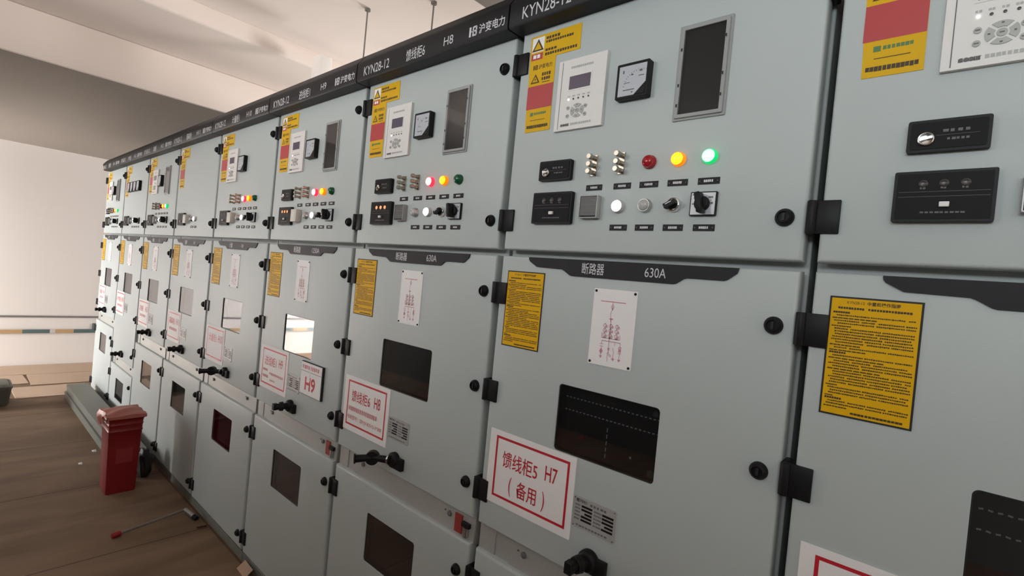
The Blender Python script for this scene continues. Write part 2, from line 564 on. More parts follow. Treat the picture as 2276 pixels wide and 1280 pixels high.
ZU0, ZU1 = 1.638, 2.262     # instrument door
ZM1 = 1.620                 # top of breaker door
G = 0.016                   # half gap between doors
TY = -0.0012                # printed matter just in front of the door


def m_door(z0, z1, holes=(), bevel=.007):
    mb = MB().panel(.0135, W - .0105, z0, z1, 0, .030, list(holes))
    me = mb.mesh('door', ['paint'], bevel=0)
    bm = bmesh.new()
    bm.from_mesh(me)

    def on_outline(e):
        a, b = e.verts
        return all(abs(v.co.y) < 1e-5 for v in (a, b)) and any(
            abs(a.co[i] - q) < 1e-5 and abs(b.co[i] - q) < 1e-5 for i, q in ((0, .0135), (0, W - .0105), (2, z0), (2, z1)))
    bmesh.ops.bevel(bm, geom=[e for e in bm.edges if on_outline(e)], offset=bevel, segments=4, profile=0.5, affect='EDGES', clamp_overlap=True)
    bm.to_mesh(me)
    bm.free()
    # rounded inner corners of the window openings
    ex = MB()
    r = .010
    for hx0, hx1, hz0, hz1 in holes:
        for cx, cz, sx, sz in ((hx0, hz0, 1, 1), (hx1, hz0, -1, 1), (hx0, hz1, 1, -1), (hx1, hz1, -1, -1)):
            pts = [(cx, cz)]
            for i in range(6):
                t = math.radians(90 * i / 5)
                pts.append((cx + sx * (r - r * math.sin(t)), cz + sz * (r - r * math.cos(t))))
            ex.prism(pts, .0, .029, 0)
    if ex.v:
        o = len(me.vertices)
        bm = bmesh.new()
        bm.from_mesh(me)
        vs = [bm.verts.new(v) for v in ex.v]
        for f in ex.f:
            bm.faces.new([vs[i] for i in f])
        bmesh.ops.recalc_face_normals(bm, faces=bm.faces)
        bm.to_mesh(me)
        bm.free()
    for p in me.polygons:
        p.use_smooth = True
    me.set_sharp_from_angle(angle=math.radians(40))
    return me


def m_hinge(h=.062):
    mb = MB()
    mb.box(-.006, .042, -.006, .004, -h / 2, h / 2)
    mb.box(-.012, .0, -.008, .040, -h / 2, h / 2)
    mb.tube((-.003, -.004, -h / 2), (-.003, -.004, h / 2), .009, n=14)
    return mb.mesh('hinge', ['black'], bevel=.0015)


def m_latch():
    mb = MB()
    mb.lathe(0, 0, [(.0175, .0), (.0175, -.004), (.0150, -.010), (.0105, -.014), (.0105, -.009), (.003, -.009)], 22)
    mb.box(-.0025, .0025, -.0125, -.008, -.007, .007, 1)
    return mb.mesh('latch', ['black', 'rubber'])


def m_header(end, title, num):
    # section (y, z) of the black cap, swept along u
    sec = [(.06, 2.258), (-.05, 2.258), (-.054, 2.264), (-.054, 2.326), (-.050, 2.334), (-.022, 2.372), (-.012, 2.376), (.06, 2.376)]
    mb = MB()
    n = len(sec)
    u0, u1 = .003, W - .003
    vs = []
    for y, z in sec:
        vs.append((u0 + (0 if not end else .03 + max(0, (2.33 - z)) * .9), y, z))
    for y, z in sec:
        vs.append((u1, y, z))
    fs = [tuple(range(n - 1, -1, -1)), tuple(range(n, 2 * n))]
    fs += [(i, (i + 1) % n, n + (i + 1) % n, n + i) for i in range(n)]
    mb.add(vs, fs, 0)
    m_head_text(mb, title, num)
    return mb.mesh('header', ['cap', 'silver'], bevel=.002)


def m_logo(mb, x0, x1, z0, z1, y, m, bold=.0006):
    """maker's mark: a stem joined to a stencil B, then four bold characters"""
    h, w = z1 - z0, (x1 - x0)
    a = x0 + w * .02
    s = w * .055
    mb.prism([(a, z0), (a + s, z0), (a + s, z0 + h * .42), (a + s * 1.5, z0 + h * .5), (a + s, z0 + h * .58), (a + s, z1), (a, z1)], y - .0002, y, m)
    b = a + s * 1.75
    mb.prism([(b, z0), (b + s * .7, z0), (b + s * .7, z0 + h * .40), (b + s * .25, z0 + h * .5), (b + s * .7, z0 + h * .6), (b + s * .7, z1), (b, z1 - h * .06), (b, z0 + h * .6), (b - s * .3, z0 + h * .5), (b, z0 + h * .4)], y - .0002, y, m)
    for zz0, zz1 in ((.0, .17), (.42, .58), (.83, 1.0)):
        mb.box(b + s * .7, b + s * 2.1, y - .0002, y, z0 + h * zz0, z0 + h * zz1, m)
    mb.box(b + s * 1.6, b + s * 2.35, y - .0002, y, z0 + h * .08, z0 + h * .44, m)
    mb.box(b + s * 1.6, b + s * 2.35, y - .0002, y, z0 + h * .56, z0 + h * .92, m)
    mb.text('沪变电力', x0 + w * .30, x1, z0, z1, y - .0001, m, bold=bold)


def m_head_text(mb, title, num):
    y = -.0546
    mb.text('KYN28-12', .052, .217, 2.272, 2.306, y, 1)
    n = len(title)
    mb.text(title, .318, .318 + .025 * n + .004, 2.268, 2.309, y, 1, bold=.0003)
    mb.text(num, .518, .518 + .0225 * len(num), 2.276, 2.304, y, 1)
    m_logo(mb, .634, .785, 2.274, 2.304, y, 1)


def triangle(mb, cx, z0, h, y, mo, mi, bolt=None):
    w = h * .62
    mb.prism([(cx - w, z0), (cx + w, z0), (cx, z0 + h)], y - .0002, y, mo)
    t = h * .15
    mb.prism([(cx - w + t * 1.5, z0 + t * .8), (cx + w - t * 1.5, z0 + t * .8), (cx, z0 + h - t * 1.7)], y - .0005, y - .0001, mi)
    if bolt is not None:
        mb.add([(cx + h * .10, y - .0008, z0 + h * .62), (cx - h * .12, y - .0008, z0 + h * .36), (cx, y - .0008, z0 + h * .36),
                (cx - h * .08, y - .0008, z0 + h * .13), (cx + h * .13, y - .0008, z0 + h * .42), (cx, y - .0008, z0 + h * .42)],
               [(0, 1, 2, 5), (2, 3, 4, 5)], bolt)


def m_sticker():
    mb = MB()    # 0 yellow 1 white 2 ink 3 red 4 green
    y = TY
    mb.prism([(.047, 2.243), (.054, 1.971), (.142, 1.971), (.141, 2.174), (.220, 2.174), (.219, 2.243)], y, -.0001, 0)
    y -= .0002
    mb.flat(.053, .096, 2.197, 2.238, y, 1)
    triangle(mb, .0745, 2.200, .034, y - .0002, 2, 0)
    mb.flat(.053, .094, 2.175, 2.193, y, 3)
    mb.dashes(.060, .088, 2.179, 2.190, y - .0002, 1, 2, 3, .3)
    mb.dashes(.102, .150, 2.226, 2.234, y, 2, 5, 1)
    mb.dashes(.102, .196, 2.216, 2.223, y, 2, 12, 2)
    mb.dashes(.102, .142, 2.193, 2.200, y, 2, 4, 3)
    mb.dashes(.102, .212, 2.181, 2.189, y, 2, 13, 4)
    m_logo(mb, .063, .131, 2.147, 2.160, y, 2, .0002)
    triangle(mb, .075, 2.109, .026, y, 2, 0, 2)
    mb.dashes(.098, .129, 2.125, 2.135, y, 2, 4, 5)
    mb.dashes(.098, .129, 2.113, 2.122, y, 2, 4, 6)
    mb.flat(.100, .128, 2.107, 2.109, y, 2)
    mb.flat(.0508, .1412, 2.036, 2.101, y, 3)
    mb.flat(.068, .079, 2.016, 2.026, y, 4)
    mb.dashes(.082, .126, 2.018, 2.025, y, 4, 7, 7)
    mb.flat(.070, .122, 2.003, 2.0045, y, 2)
    mb.dashes(.059, .135, 1.981, 1.990, y, 2, 12, 8, .15)
    return mb.mesh('warning_sticker', ['yellow', 'paper', 'ink', 'stred', 'green_ink'], smooth=False)


def m_relay():
    mb = MB()
    mb.box(.164, .313, -.009, 0, 1.959, 2.146, 0)
    me = MB()
    me = mb
    y = -.0094
    me.flat(.176, .1775, 1.963, 2.142, y, 1)
    me.dashes(.205, .275, 2.120, 2.126, y, 2, 12, 3)
    for i in range(5):
        u = .205 + i * .0155
        me.dashes(u - .004, u + .005, 2.045, 2.049, y, 2, 2, i)
    me.dashes(.186, .214, 1.969, 1.975, y, 1, 4, 9, .15)
    me.text('CCCET', .186, .214, 1.969, 1.976, y, 1)
    me.dashes(.218, .283, 1.970, 1.976, y, 2, 10, 4)
    return me.mesh('protection_relay', ['white', 'dinkk', 'key'], bevel=.0)


def m_relay_display():
    mb = MB()
    mb.box(.199, .273, -.0098, -.009, 2.061, 2.104, 1)
    mb.box(.203, .269, -.0104, -.0097, 2.065, 2.0995, 0)
    return mb.mesh('display', ['lcd', 'white'])


def m_pad():
    mb = MB()
    cx, cz, a0, a1 = .235, 2.007, .009, .0195
    for q in range(4):
        pts = []
        for i in range(7):
            t = math.radians(q * 90 - 38 + 76 * i / 6)
            pts.append((cx + a1 * 1.05 * math.cos(t), cz + a1 * .95 * math.sin(t)))
        for i in range(6, -1, -1):
            t = math.radians(q * 90 - 32 + 64 * i / 6)
            pts.append((cx + a0 * math.cos(t), cz + a0 * math.sin(t)))
        mb.prism(pts, -.0105, -.009, 0)
        t = math.radians(q * 90)
        mb.flat(cx + .015 * math.cos(t) - .0016, cx + .015 * math.cos(t) + .0016, cz + .015 * math.sin(t) - .0012, cz + .015 * math.sin(t) + .0012, -.0108, 1)
    mb.lathe(cx, cz, [(.0065, -.009), (.0065, -.0103), (.005, -.0108), (.001, -.0108)], 14, 0)
    mb.flat(cx - .003, cx + .003, cz - .001, cz + .001, -.0111, 1)
    return mb.mesh('keypad', ['key', 'dinkk'], bevel=0)


def m_key():
    mb = MB().lathe(0, 0, [(.0052, -.009), (.0052, -.0103), (.0040, -.0108), (.001, -.0108)], 14, 0)
    mb.flat(-.003, .003, -.001, .001, -.0111, 1)
    return mb.mesh('round_key', ['key', 'dinkk'])


def m_led(m):
    return MB().lathe(0, 0, [(.0024, -.009), (.0024, -.0102), (.0012, -.0106), (.0003, -.0106)], 10).mesh('indicator_led', [m])


def m_meter(w=.085):
    mb = MB()
    mb.rring(-w / 2, w / 2, -.0425, .0425, -.020, 0, .003, .0065)
    mb.box(-w / 2 + .003, w / 2 - .003, -.0185, -.001, -.040, .040)
    c = w / 2 - .006
    mb.prism([(c, -.008), (c, -.0365), (c - .030, -.0365)], -.0204, -.011)
    return mb.mesh('panel_meter', ['black'], bevel=.0008, seg=1)


def m_dial(w=.085):
    c = w / 2 - .0065
    mb = MB().box(-c, c, -.0194, -.0180, -.036, .036, 0)
    y = -.0197
    n = 14
    for i in range(n):
        t = math.radians(25 + 95 * i / (n - 1))
        p0 = (c - .006 - .050 * math.cos(t - .3), -.030 + .050 * math.sin(t - .1))
        p1 = (c - .006 - .054 * math.cos(t - .3), -.030 + .054 * math.sin(t - .1))
        if abs(p1[0]) < c and abs(p1[1]) < .036 and abs(p0[0]) < c:
            mb.line(p0, p1, .0009, y, 1)
    mb.flat(-c * .72, -c * .62, .018, .026, y, 1)
    mb.flat(-c * .1, c * .06, .011, .0145, y, 1)
    mb.flat(c * .50, c * .70, .017, .0215, y, 1)
    mb.flat(c * .45, c * .85, .0065, .0085, y, 1)
    mb.flat(-c * .55, -c * .15, -.006, -.0045, y, 1)
    mb.flat(-c * .62, c * .22, -.0235, -.0212, y, 1)
    mb.flat(0, c * .12, -.0305, -.0275, y, 1)
    return mb.mesh('dial', ['dial', 'dinkk'], smooth=False)


def m_insp_frame():
    mb = MB()
    mb.rring(.499, .616, 1.942, 2.156, -.004, 0, .002, .006)
    mb.rring(.504, .611, 1.947, 2.151, -.009, 0, .002, .008)
    for z in (2.10, 2.02, 1.975):
        mb.box(.5065, .5115, -.0105, -.009, z - .004, z + .004, 1)
        mb.box(.603, .608, -.0105, -.009, z - .004 + .01, z + .004 + .01, 1)
    return mb.mesh('inspection_window', ['grey_clear', 'plate'], bevel=.0008, seg=1)


def m_insp_inside():
    return MB().box(.510, .605, -.0015, .0, 1.953, 2.145).mesh('meter_recess', ['dark'])


def m_insp_pane():
    return MB().box(.5115, .6035, -.0075, -.0055, 1.9545, 2.1435).mesh('pane', ['acrylic'])


def m_smallbox():
    mb = MB()
    mb.rrect(.131, .236, 1.827, 1.880, -.012, 0, .004, 0)
    mb.rrect(.1355, .2315, 1.8315, 1.8755, -.0132, -.011, .003, 1)
    y = -.0135
    mb.dashes(.177, .214, 1.857, 1.862, y, 2, 4, 1, .4)
    mb.flat(.168, .222, 1.8525, 1.853, y, 2)
    mb.dashes(.183, .212, 1.844, 1.848, y, 2, 5, 2, .3)
    return mb.mesh('humidity_controller', ['black', 'smoke', 'dinkk'], bevel=0)


def m_sb_knob():
    mb = MB().lathe(.156, 1.848, [(.0115, -.013), (.0115, -.0165), (.0095, -.0180), (.0085, -.0165), (.002, -.0165)], 22)
    mb.obox((.156, -.0182, 1.848), (.0085, 0, .002), (0, .0016, 0), (-.0006, 0, .0024), 0)
    return mb.mesh('adjusting_knob', ['chrome'], bevel=.0004, seg=1)


def m_bigbox():
    mb = MB()
    mb.rrect(.120, .249, 1.711, 1.795, -.013, 0, .003, 0)
    mb.rrect(.1245, .2445, 1.7155, 1.7905, -.0140, -.012, .002, 1)
    y = -.0143
    mb.flat(.127, .242, 1.7600, 1.7606, y, 2)
    mb.flat(.127, .242, 1.7520, 1.7526, y, 2)
    mb.dashes(.158, .215, 1.7245, 1.7275, y, 2, 9, 5)
    for i in range(3):
        u = .159 + i * .0265
        mb.dashes(u - .004, u + .004, 1.7645, 1.768, y, 2, 2, i)
    return mb.mesh('live_line_indicator', ['black', 'smoke', 'dinkk'], bevel=0)


def m_phase(m):
    return MB().lathe(0, 0, [(.0062, -.0138), (.0062, -.0150), (.0045, -.0156), (.003, -.0150), (.0005, -.0150)], 16).mesh('phase_lamp', [m])


def m_button():
    return MB().box(-.0065, .0065, -.0200, -.0138, -.0042, .0042).mesh('test_button', ['white'], bevel=.0008, seg=1)


def m_terminal():
    mb = MB()
    mb.box(-.007, .009, -.003, 0, -.026, .027, 0)
    for z in (.019, 0, -.018):
        mb.tube((0, -.002, z), (0, -.011, z), .0068, n=6, m=0)
        mb.tube((0, -.011, z), (0, -.019, z), .0050, n=12, m=0)
        mb.tube((0, -.019, z), (0, -.030, z), .0074, .0066, n=12, m=0)
    return mb.mesh('test_terminal', ['brass'], bevel=.0005, seg=1)


def m_lamp_base(rim, black=False):
    mb = MB().lathe(0, 0, [(.0165, 0), (.0165, -.003), (.0152, -.005), (.0150, -.0105), (.0142, -.0122), (.0134, -.0122), (.0134, -.006)], 24)
    return mb.mesh('pilot_lamp', [rim])


def m_lens(m):
    return MB().lathe(0, 0, [(.0133, -.006), (.0133, -.0128), (.0118, -.0158), (.0075, -.0178), (.001, -.0185)], 24).mesh('lens', [m])


def m_sel_base():
    mb = MB().lathe(0, 0, [(.0165, 0), (.0165, -.004), (.015, -.011), (.0125, -.0125), (.0118, -.0110), (.002, -.011)], 24)
    return mb.mesh('selector_switch', ['chrome'])


def m_sel_knob():
    mb = MB()
    mb.lathe(0, 0, [(.0112, -.010), (.0108, -.014), (.001, -.0142)], 20, 0)
    mb.obox((-.0015, -.020, -.001), (.0125, 0, .006), (0, .0075, 0), (-.0024, 0, .005), 0)
    mb.obox((-.003, -.0279, .001), (.007, 0, .0036), (0, .0004, 0), (-.0006, 0, .0013), 1)
    return mb.mesh('lever', ['black', 'silver'], bevel=.0008, seg=1)


def m_rot_base():
    mb = MB()
    mb.rrect(.562, .619, 1.727, 1.779, -.007, 0, .002, 0)
    mb.box(.5645, .6165, -.0078, -.0068, 1.7295, 1.7765, 1)
    y = -.0081
    mb.flat(.566, .584, 1.7715, 1.7735, y, 2)
    mb.dashes(.602, .612, 1.764, 1.768, y, 2, 3, 1, .2)
    mb.dashes(.604, .613, 1.751, 1.756, y, 2, 3, 2, .2)
    mb.dashes(.570, .577, 1.764, 1.767, y, 2, 2, 3, .2)
    mb.dashes(.567, .574, 1.751, 1.754, y, 2, 2, 3, .2)
    mb.flat(.607, .6085, 1.758, 1.762, y, 2)
    return mb.mesh('changeover_switch', ['black', 'dial', 'dinkk'], bevel=0)


def m_rot_knob(tilt):
    mb = MB()
    cx, cz = .590, 1.7525
    mb.lathe(cx, cz, [(.0165, -.0075), (.0160, -.016), (.014, -.018), (.001, -.018)], 22)
    a = math.radians(tilt)
    ax = Vector((math.cos(a), 0, math.sin(a)))
    az = Vector((-math.sin(a), 0, math.cos(a)))
    mb.obox((cx, -.024, cz), ax * .0055, (0, .0130, 0), az * .0215)
    return mb.mesh('knob', ['black'], bevel=.0012, seg=2)


def m_tag(seed):
    mb = MB().box(-.0235, .0235, -.0014, 0, -.0072, .0072, 0)
    mb.dashes(-.0105, .0105, -.0028, .0028, -.0017, 1, 5, seed, .2)
    for u in (-.019, .019):
        mb.lathe(u, 0, [(.0014, -.0014), (.0014, -.0020), (.0002, -.0020)], 8, 2)
    return mb.mesh('name_tag', ['black', 'silver', 'dinkk'], smooth=False)


def m_termbox(kind):
    mb = MB()
    if kind == 'white':
        mb.box(.277, .331, -.027, 0, 1.724, 1.781, 0)
        return mb.mesh('terminal_cover', ['ivory'], bevel=.002)
    mb.box(.280, .327, -.016, 0, 1.730, 1.778, 1)
    mb.rring(.277, .331, 1.724, 1.781, -.018, 0, .002, .0024, 0)
    mb.box(.281, .327, -.0166, -.0155, 1.757, 1.7585, 2)
    mb.box(.281, .327, -.0166, -.0155, 1.741, 1.742, 2)
    mb.box(.312, .325, -.0166, -.0155, 1.766, 1.769, 2)
    return mb.mesh('terminal_cover', ['grey_clear', 'midgrey', 'dinkk'], bevel=.0006, seg=1)


def m_nameplate(a, b):
    pts = [(.117, 1.619), (.118, 1.612), (.122, 1.607), (.147, 1.5935), (.232, 1.5915), (.240, 1.588), (.258, 1.5775),
           (.264, 1.576), (.540, 1.576), (.547, 1.578), (.563, 1.589), (.570, 1.591), (.650, 1.591), (.657, 1.594), (.675, 1.608), (.678, 1.619)]
    mb = MB().prism(pts, -.004, 0)
    if a:
        mb.text(a, .296, .296 + .0217 * len(a), 1.583, 1.612, -.0046, 1, bold=.0002)
    if b:
        mb.text(b, .470, .470 + .0130 * len(b), 1.587, 1.6085, -.0046, 1)
    return mb.mesh('name_plate', ['plate', 'silver'], bevel=.0008, seg=1)


def m_instr():
    mb = MB()
    mb.box(.042, .177, TY, -.0001, 1.363, 1.578, 2)
    y = TY - .0002
    mb.box(.0452, .1738, y - .0001, y, 1.3662, 1.5748, 0)
    y -= .0003
    mb.text('KYN28-12', .069, .095, 1.5655, 1.5705, y, 1)
    mb.text('中置柜操作指南', .099, .146, 1.5645, 1.5715, y, 1, bold=.0002)
    rr = random.Random(5)
    mb.dashes(.056, .096, 1.5555, 1.5595, y, 1, 10, 1, .2)
    mb.dashes(.101, .163, 1.5555, 1.5595, y, 1, 15, 2, .2)
    z = 1.5475
    rows = 'HTsTTsTTTTTTsTsHTsTTTsTTTTTsTTTsHTTs'
    for r in rows:
        if r == 'H':
            mb.dashes(.049, .075, z, z + .0036, y, 1, 7, int(z * 1e4), .15)
        elif r == 's':
            mb.dashes(.0485, .0485 + rr.uniform(.012, .09), z, z + .0022, y, 1, 8, int(z * 1e4), .12)
        else:
            u = .052 + rr.uniform(-.003, .006)
            while u < .166:
                w = rr.uniform(.02, .06)
                e = min(u + w, .1705)
                while u < e - .002:
                    cw = rr.uniform(.0020, .0030)
                    mb.flat(u, min(u + cw, e), z + rr.uniform(0, .0006), z + rr.uniform(.0022, .0028), y, 1)
                    u += cw + rr.uniform(.0003, .0007)
                u = e + rr.uniform(.001, .003)
        z -= .00485
    mb.dashes(.090, .165, 1.3695, 1.3735, y, 1, 14, 8, .15)
    return mb.mesh('instruction_label', ['yellow2', 'ink', 'dark'], smooth=False)


def m_mimic():
    mb = MB()
    mb.rrect(.338, .457, 1.364, 1.551, -.002, -.0001, .003, 0)
    y = -.0023
    L = lambda a, b, w=.0013: mb.line(a, b, w, y, 1)

    def ring(cx, cz, r, n=10):
        for i in range(n):
            a, b = 2 * math.pi * i / n, 2 * math.pi * (i + 1) / n
            L((cx + r * math.cos(a), cz + r * math.sin(a)), (cx + r * math.cos(b), cz + r * math.sin(b)), .0012)
    L((.360, 1.521), (.429, 1.521), .0022)
    cx = .394
    L((cx, 1.521), (cx, 1.516))
    L((cx, 1.516), (cx - .004, 1.509)); L((cx - .004, 1.509), (cx, 1.502)); L((cx, 1.516), (cx + .004, 1.509)); L((cx + .004, 1.509), (cx, 1.502))
    L((cx, 1.512), (cx, 1.500), .002)
    L((cx - .002, 1.500), (cx - .004, 1.489)); L((cx - .003, 1.489), (cx - .002, 1.472))
    L((cx - .006, 1.4795), (cx + .004, 1.4795), .003)
    L((cx - .001, 1.478), (cx - .001, 1.395), .0016)
    for c in (.378, .394, .411):
        for k in range(3):
            ring(c, 1.462 - .0115 * k, .0048)
            ring(c + .0048, 1.460 - .0115 * k, .0026, 6)
            L((c, 1.468 - .0115 * k), (c, 1.456 - .0115 * k))
        L((c - .004, 1.4325), (c + .006, 1.4325), .002)
    L((.371, 1.432), (.371, 1.445)); L((.371, 1.432), (.421, 1.432)); L((.421, 1.432), (.421, 1.443))
    L((.373, 1.425), (.424, 1.425), .0018)
    L((.373, 1.425), (.373, 1.417)); L((.368, 1.4165), (.378, 1.4165)); L((.368, 1.411), (.378, 1.411)); L((.373, 1.411), (.373, 1.383))
    
    mb.prism([(.373, 1.407), (.368, 1.399), (.373, 1.391), (.378, 1.399)], y - .0001, y, 1)
    mb.prism([(.369, 1.388), (.377, 1.388), (.373, 1.381)], y - .0001, y, 1)
    mb.prism([(.390, 1.409), (.397, 1.409), (.3935, 1.400)], y - .0001, y, 1)
    ring(.3935, 1.395, .003, 6); ring(.399, 1.391, .0025, 6)
    L((.392, 1.393), (.392, 1.376))
    L((.409, 1.425), (.409, 1.416)); L((.405, 1.411), (.408, 1.400)); L((.408, 1.400), (.407, 1.386))
    mb.prism([(.403, 1.386), (.412, 1.386), (.4075, 1.379)], y - .0001, y, 1)
    L((.424, 1.425), (.424, 1.386))
    mb.rring(.4205, .4275, 1.399, 1.416, y - .0001, y, .001, .0015, 1)
    mb.flat(.4215, .4265, 1.404, 1.411, y - .0002, 1)
    mb.prism([(.4195, 1.386), (.4285, 1.386), (.424, 1.379)], y - .0001, y, 1)
    return mb.mesh('mimic_diagram', ['paper', 'pink'], smooth=False)


def m_pin():
    return MB().lathe(0, 0, [(.0032, 0), (.0032, -.0035), (.002, -.0048), (.0004, -.005)], 12).mesh('pin', ['black'])


def m_win_frame(z0, z1):
    mb = MB().rring(.2582, .5388, z0 - .0018, z1 + .0018, .0030, .026, .0008, .0022, 0, 4, .009)
    return mb.mesh('viewing_window', ['rubber'], bevel=0)


def m_win_pane(z0, z1):
    return MB().rrect(.2600, .5370, z0, z1, .0045, .0075, .009).mesh('pane', ['glass'], smooth=False)


def m_breaker(z0, z1, marks):
    mb = MB().box(.2605, .5365, .024, .040, z0 + .0006, z1 - .0006, 0)
    if marks:
        y = .0235
        for zz in (z0 + .104, z0 + .137):
            for i in range(24):
                u = .268 + i * .0112
                mb.line((u, zz + .001 * (i % 2)), (u + .0058, zz + .001 - .001 * (i % 2)), .0028, y, 1)
        for i in range(5):
            mb.flat(.3965, .399, z0 + .012 + i * .016, z0 + .022 + i * .016, y, 1)
        mb.lathe(.327, z0 + .042, [(.0065, .024), (.0065, .020), (.0048, .019), (.0040, .022), (.001, .022)], 14, 2)
        mb.lathe(.520, z0 + .012, [(.009, .024), (.009, .020), (.002, .019)], 14, 3)
        mb.lathe(.520, z0 + .150, [(.007, .024), (.007, .020), (.002, .019)], 14, 3)
        mb.flat(.400, .412, z0 + .148, z0 + .150, y, 3)
        mb.flat(.463, .468, z0 + .030, z0 + .036, y, 1)
    return mb.mesh('breaker_front', ['dark', 'white', 'redcap', 'dinkk'], smooth=False)


def m_sign(lines):
    mb = MB().box(.036, .335, -.0022, -.0002, .913, 1.121, 0)
    y = -.0025
    mb.rring(.061, .317, .934, 1.106, y - .0001, y, .0006, .0068, 1)
    y -= .0003
    for t, x0, x1, z0, z1 in lines:
        if t.startswith('#'):
            mb.dashes(x0, x1, z0, z1, y, 2, int(t[1:]), int(x0 * 1000), .25)
        else:
            mb.text(t, x0, x1, z0, z1, y, 1, bold=.0004 if z1 - z0 > .025 and len(t) > 1 else 0)
    return mb.mesh('cabinet_sign', ['paper', 'red', 'pink'], smooth=False)


def m_ratingplate():
    mb = MB().rrect(.338, .458, .955, 1.031, -.0018, 0, .004, 0)
    y = -.0021
    m_logo(mb, .346, .377, 1.0185, 1.0265, y, 1, 0.0001)
    mb.dashes(.386, .434, 1.0175, 1.0235, y, 2, 5, 3, .45)
    for i in range(5):
        z = 1.0085 - i * .0085
        mb.dashes(.343, .359, z, z + .0042, y, 2, 4, i)
        mb.flat(.362 + (.010 if i == 2 else 0), .393, z - .0005, z + .0048, y, 1)
        mb.dashes(.398, .420, z - .001, z + .0034, y, 2, 5, i + 9)
        mb.flat(.421 + (.008 if i == 3 else 0), .452, z - .0015, z + .0038, y, 1)
    mb.dashes(.350, .440, .9595, .9635, y, 2, 10, 2)
    for u, z in ((.342, 1.027), (.454, 1.027), (.342, .959), (.454, .959)):
        mb.lathe(u, z, [(.0022, -.0018), (.0018, -.003), (.0003, -.0034)], 10, 3)
    return mb.mesh('rating_plate', ['plate_metal', 'black', 'dinkk', 'chrome'], smooth=False)


def m_handle_base():
    mb = MB()
    mb.box(.402, .448, -.016, 0, -.022, .018)
    mb.lathe(.398, .004, [(.027, 0), (.027, -.014), (.022, -.022), (.012, -.024), (.001, -.024)], 24)
    return mb.mesh('door_handle', ['black'], bevel=.0025)


def m_lever(long):
    mb = MB()
    if long:
        a, b, c = Vector((.392, -.020, .004)), Vector((.335, -.052, .002)), Vector((.305, -.100, -.002))
        mb.tube(a, b, .0125, .0115, 14)
        mb.tube(b, c, .0115, .0135, 14)
        mb.tube(c, c + (c - b).normalized() * .006, .017, .017, 14)
        d = (c - a).normalized()
        nrm = d.cross(Vector((0, 0, 1))).normalized()
        mb.tube(b - nrm * .012, b + nrm * .012, .024, .024, 22)
        mb.tube(a + (b - a) * .05, a + (b - a) * .16, .0155, .0155, 14, 1)
    else:
        a, b = Vector((.396, -.02, .004)), Vector((.386, -.068, .004))
        mb.tube(a, b, .015, .012, 14)
        m = a + (b - a) * .45
        mb.tube(m - (b - a) * .12, m + (b - a) * .22, .021, .019, 20)
        mb.obox(b, (.010, 0, 0), (0, .010, 0), (0, 0, .014))
    return mb.mesh('lever', ['black', 'chrome'], bevel=.0012, seg=1)


def m_strip(z0, z1):
    mb = MB()
    mb.box(.010, .790, .020, .048, z0 - .012, z1 + .012, 0)
    mb.box(.012, .075, .017, .020, z0 - .010, z1 + .010, 0)
    mb.box(.130, .790, .016, .020, z0 - .010, z1 + .010, 0)
    return mb.mesh('interlock_strip', ['strip'], bevel=.001, seg=1)


def m_screw():
    mb = MB().lathe(0, 0, [(.0085, .016), (.0085, .011), (.006, .009), (.001, .009)], 14, 0)
    mb.lathe(-.021, .004, [(.0025, .016), (.0025, .013), (.0005, .013)], 8, 0)
    return mb.mesh('screw', ['dinkk'])


def m_catch():
    mb = MB()
    mb.box(.742, .775, .004, .016, .036, .050)
    mb.box(.752, .766, .004, .016, .006, .036, 1)
    return mb.mesh('catch', ['black', 'steel'], bevel=.001, seg=1)


def m_carcass():
    mb = MB()
    mb.box(.006, .794, .048, 1.5, .02, 2.255)
    return mb.mesh('carcass', ['frame'], bevel=.002, seg=1)


def m_base():
    return MB().box(.002, .798, .012, 1.48, 0, .020).box(.002, .798, .008, .044, .0, .046).mesh('base_rail', ['galv'], bevel=.001, seg=1)


def m_card_h9():
    mb = MB()
    mb.box(.480, .668, -.010, -.001, .972, 1.113, 1)
    mb.box(.482, .662, -.0108, -.0099, .974, 1.111, 0)
    y = -.0111
    mb.flat(.484, .660, 1.0725, 1.0745, y, 3)
    mb.dashes(.495, .645, 1.083, 1.100, y, 4, 9, 2)
    mb.text('H9', .525, .615, .992, 1.052, y, 2, bold=.0025)
    mb.box(.560, .567, -.0116, -.0110, 1.035, 1.111, 0)
    return mb.mesh('numbered_card', ['paper', 'plate', 'red', 'dinkk', 'pink'], smooth=False)


def part(parent, name, key, fn, loc=(0, 0, 0), label=None):
    return link(name, cached(key, fn), parent, loc, label)


def lamp(cab, u, z, colour, lit, small=False):
    rim = {'red': 'red_rim', 'amber': 'amber_rim', 'green': 'green_rim', 'white': 'white_rim'}[colour]
    lens = colour + ('_on' if lit else '_off')
    if not lit and colour != 'white':
        rim = lens
    if colour == 'white':
        rim = 'white_rim' if lit else 'steel'
    p = part(cab, 'pilot_lamp', 'pl' + rim, lambda: m_lamp_base(rim), (u, 0, z),
             '%s %s pilot lamp' % ('lit' if lit else 'unlit', {'amber': 'yellow'}.get(colour, colour)))
    part(p, 'lens', 'ls' + lens, lambda: m_lens(lens))


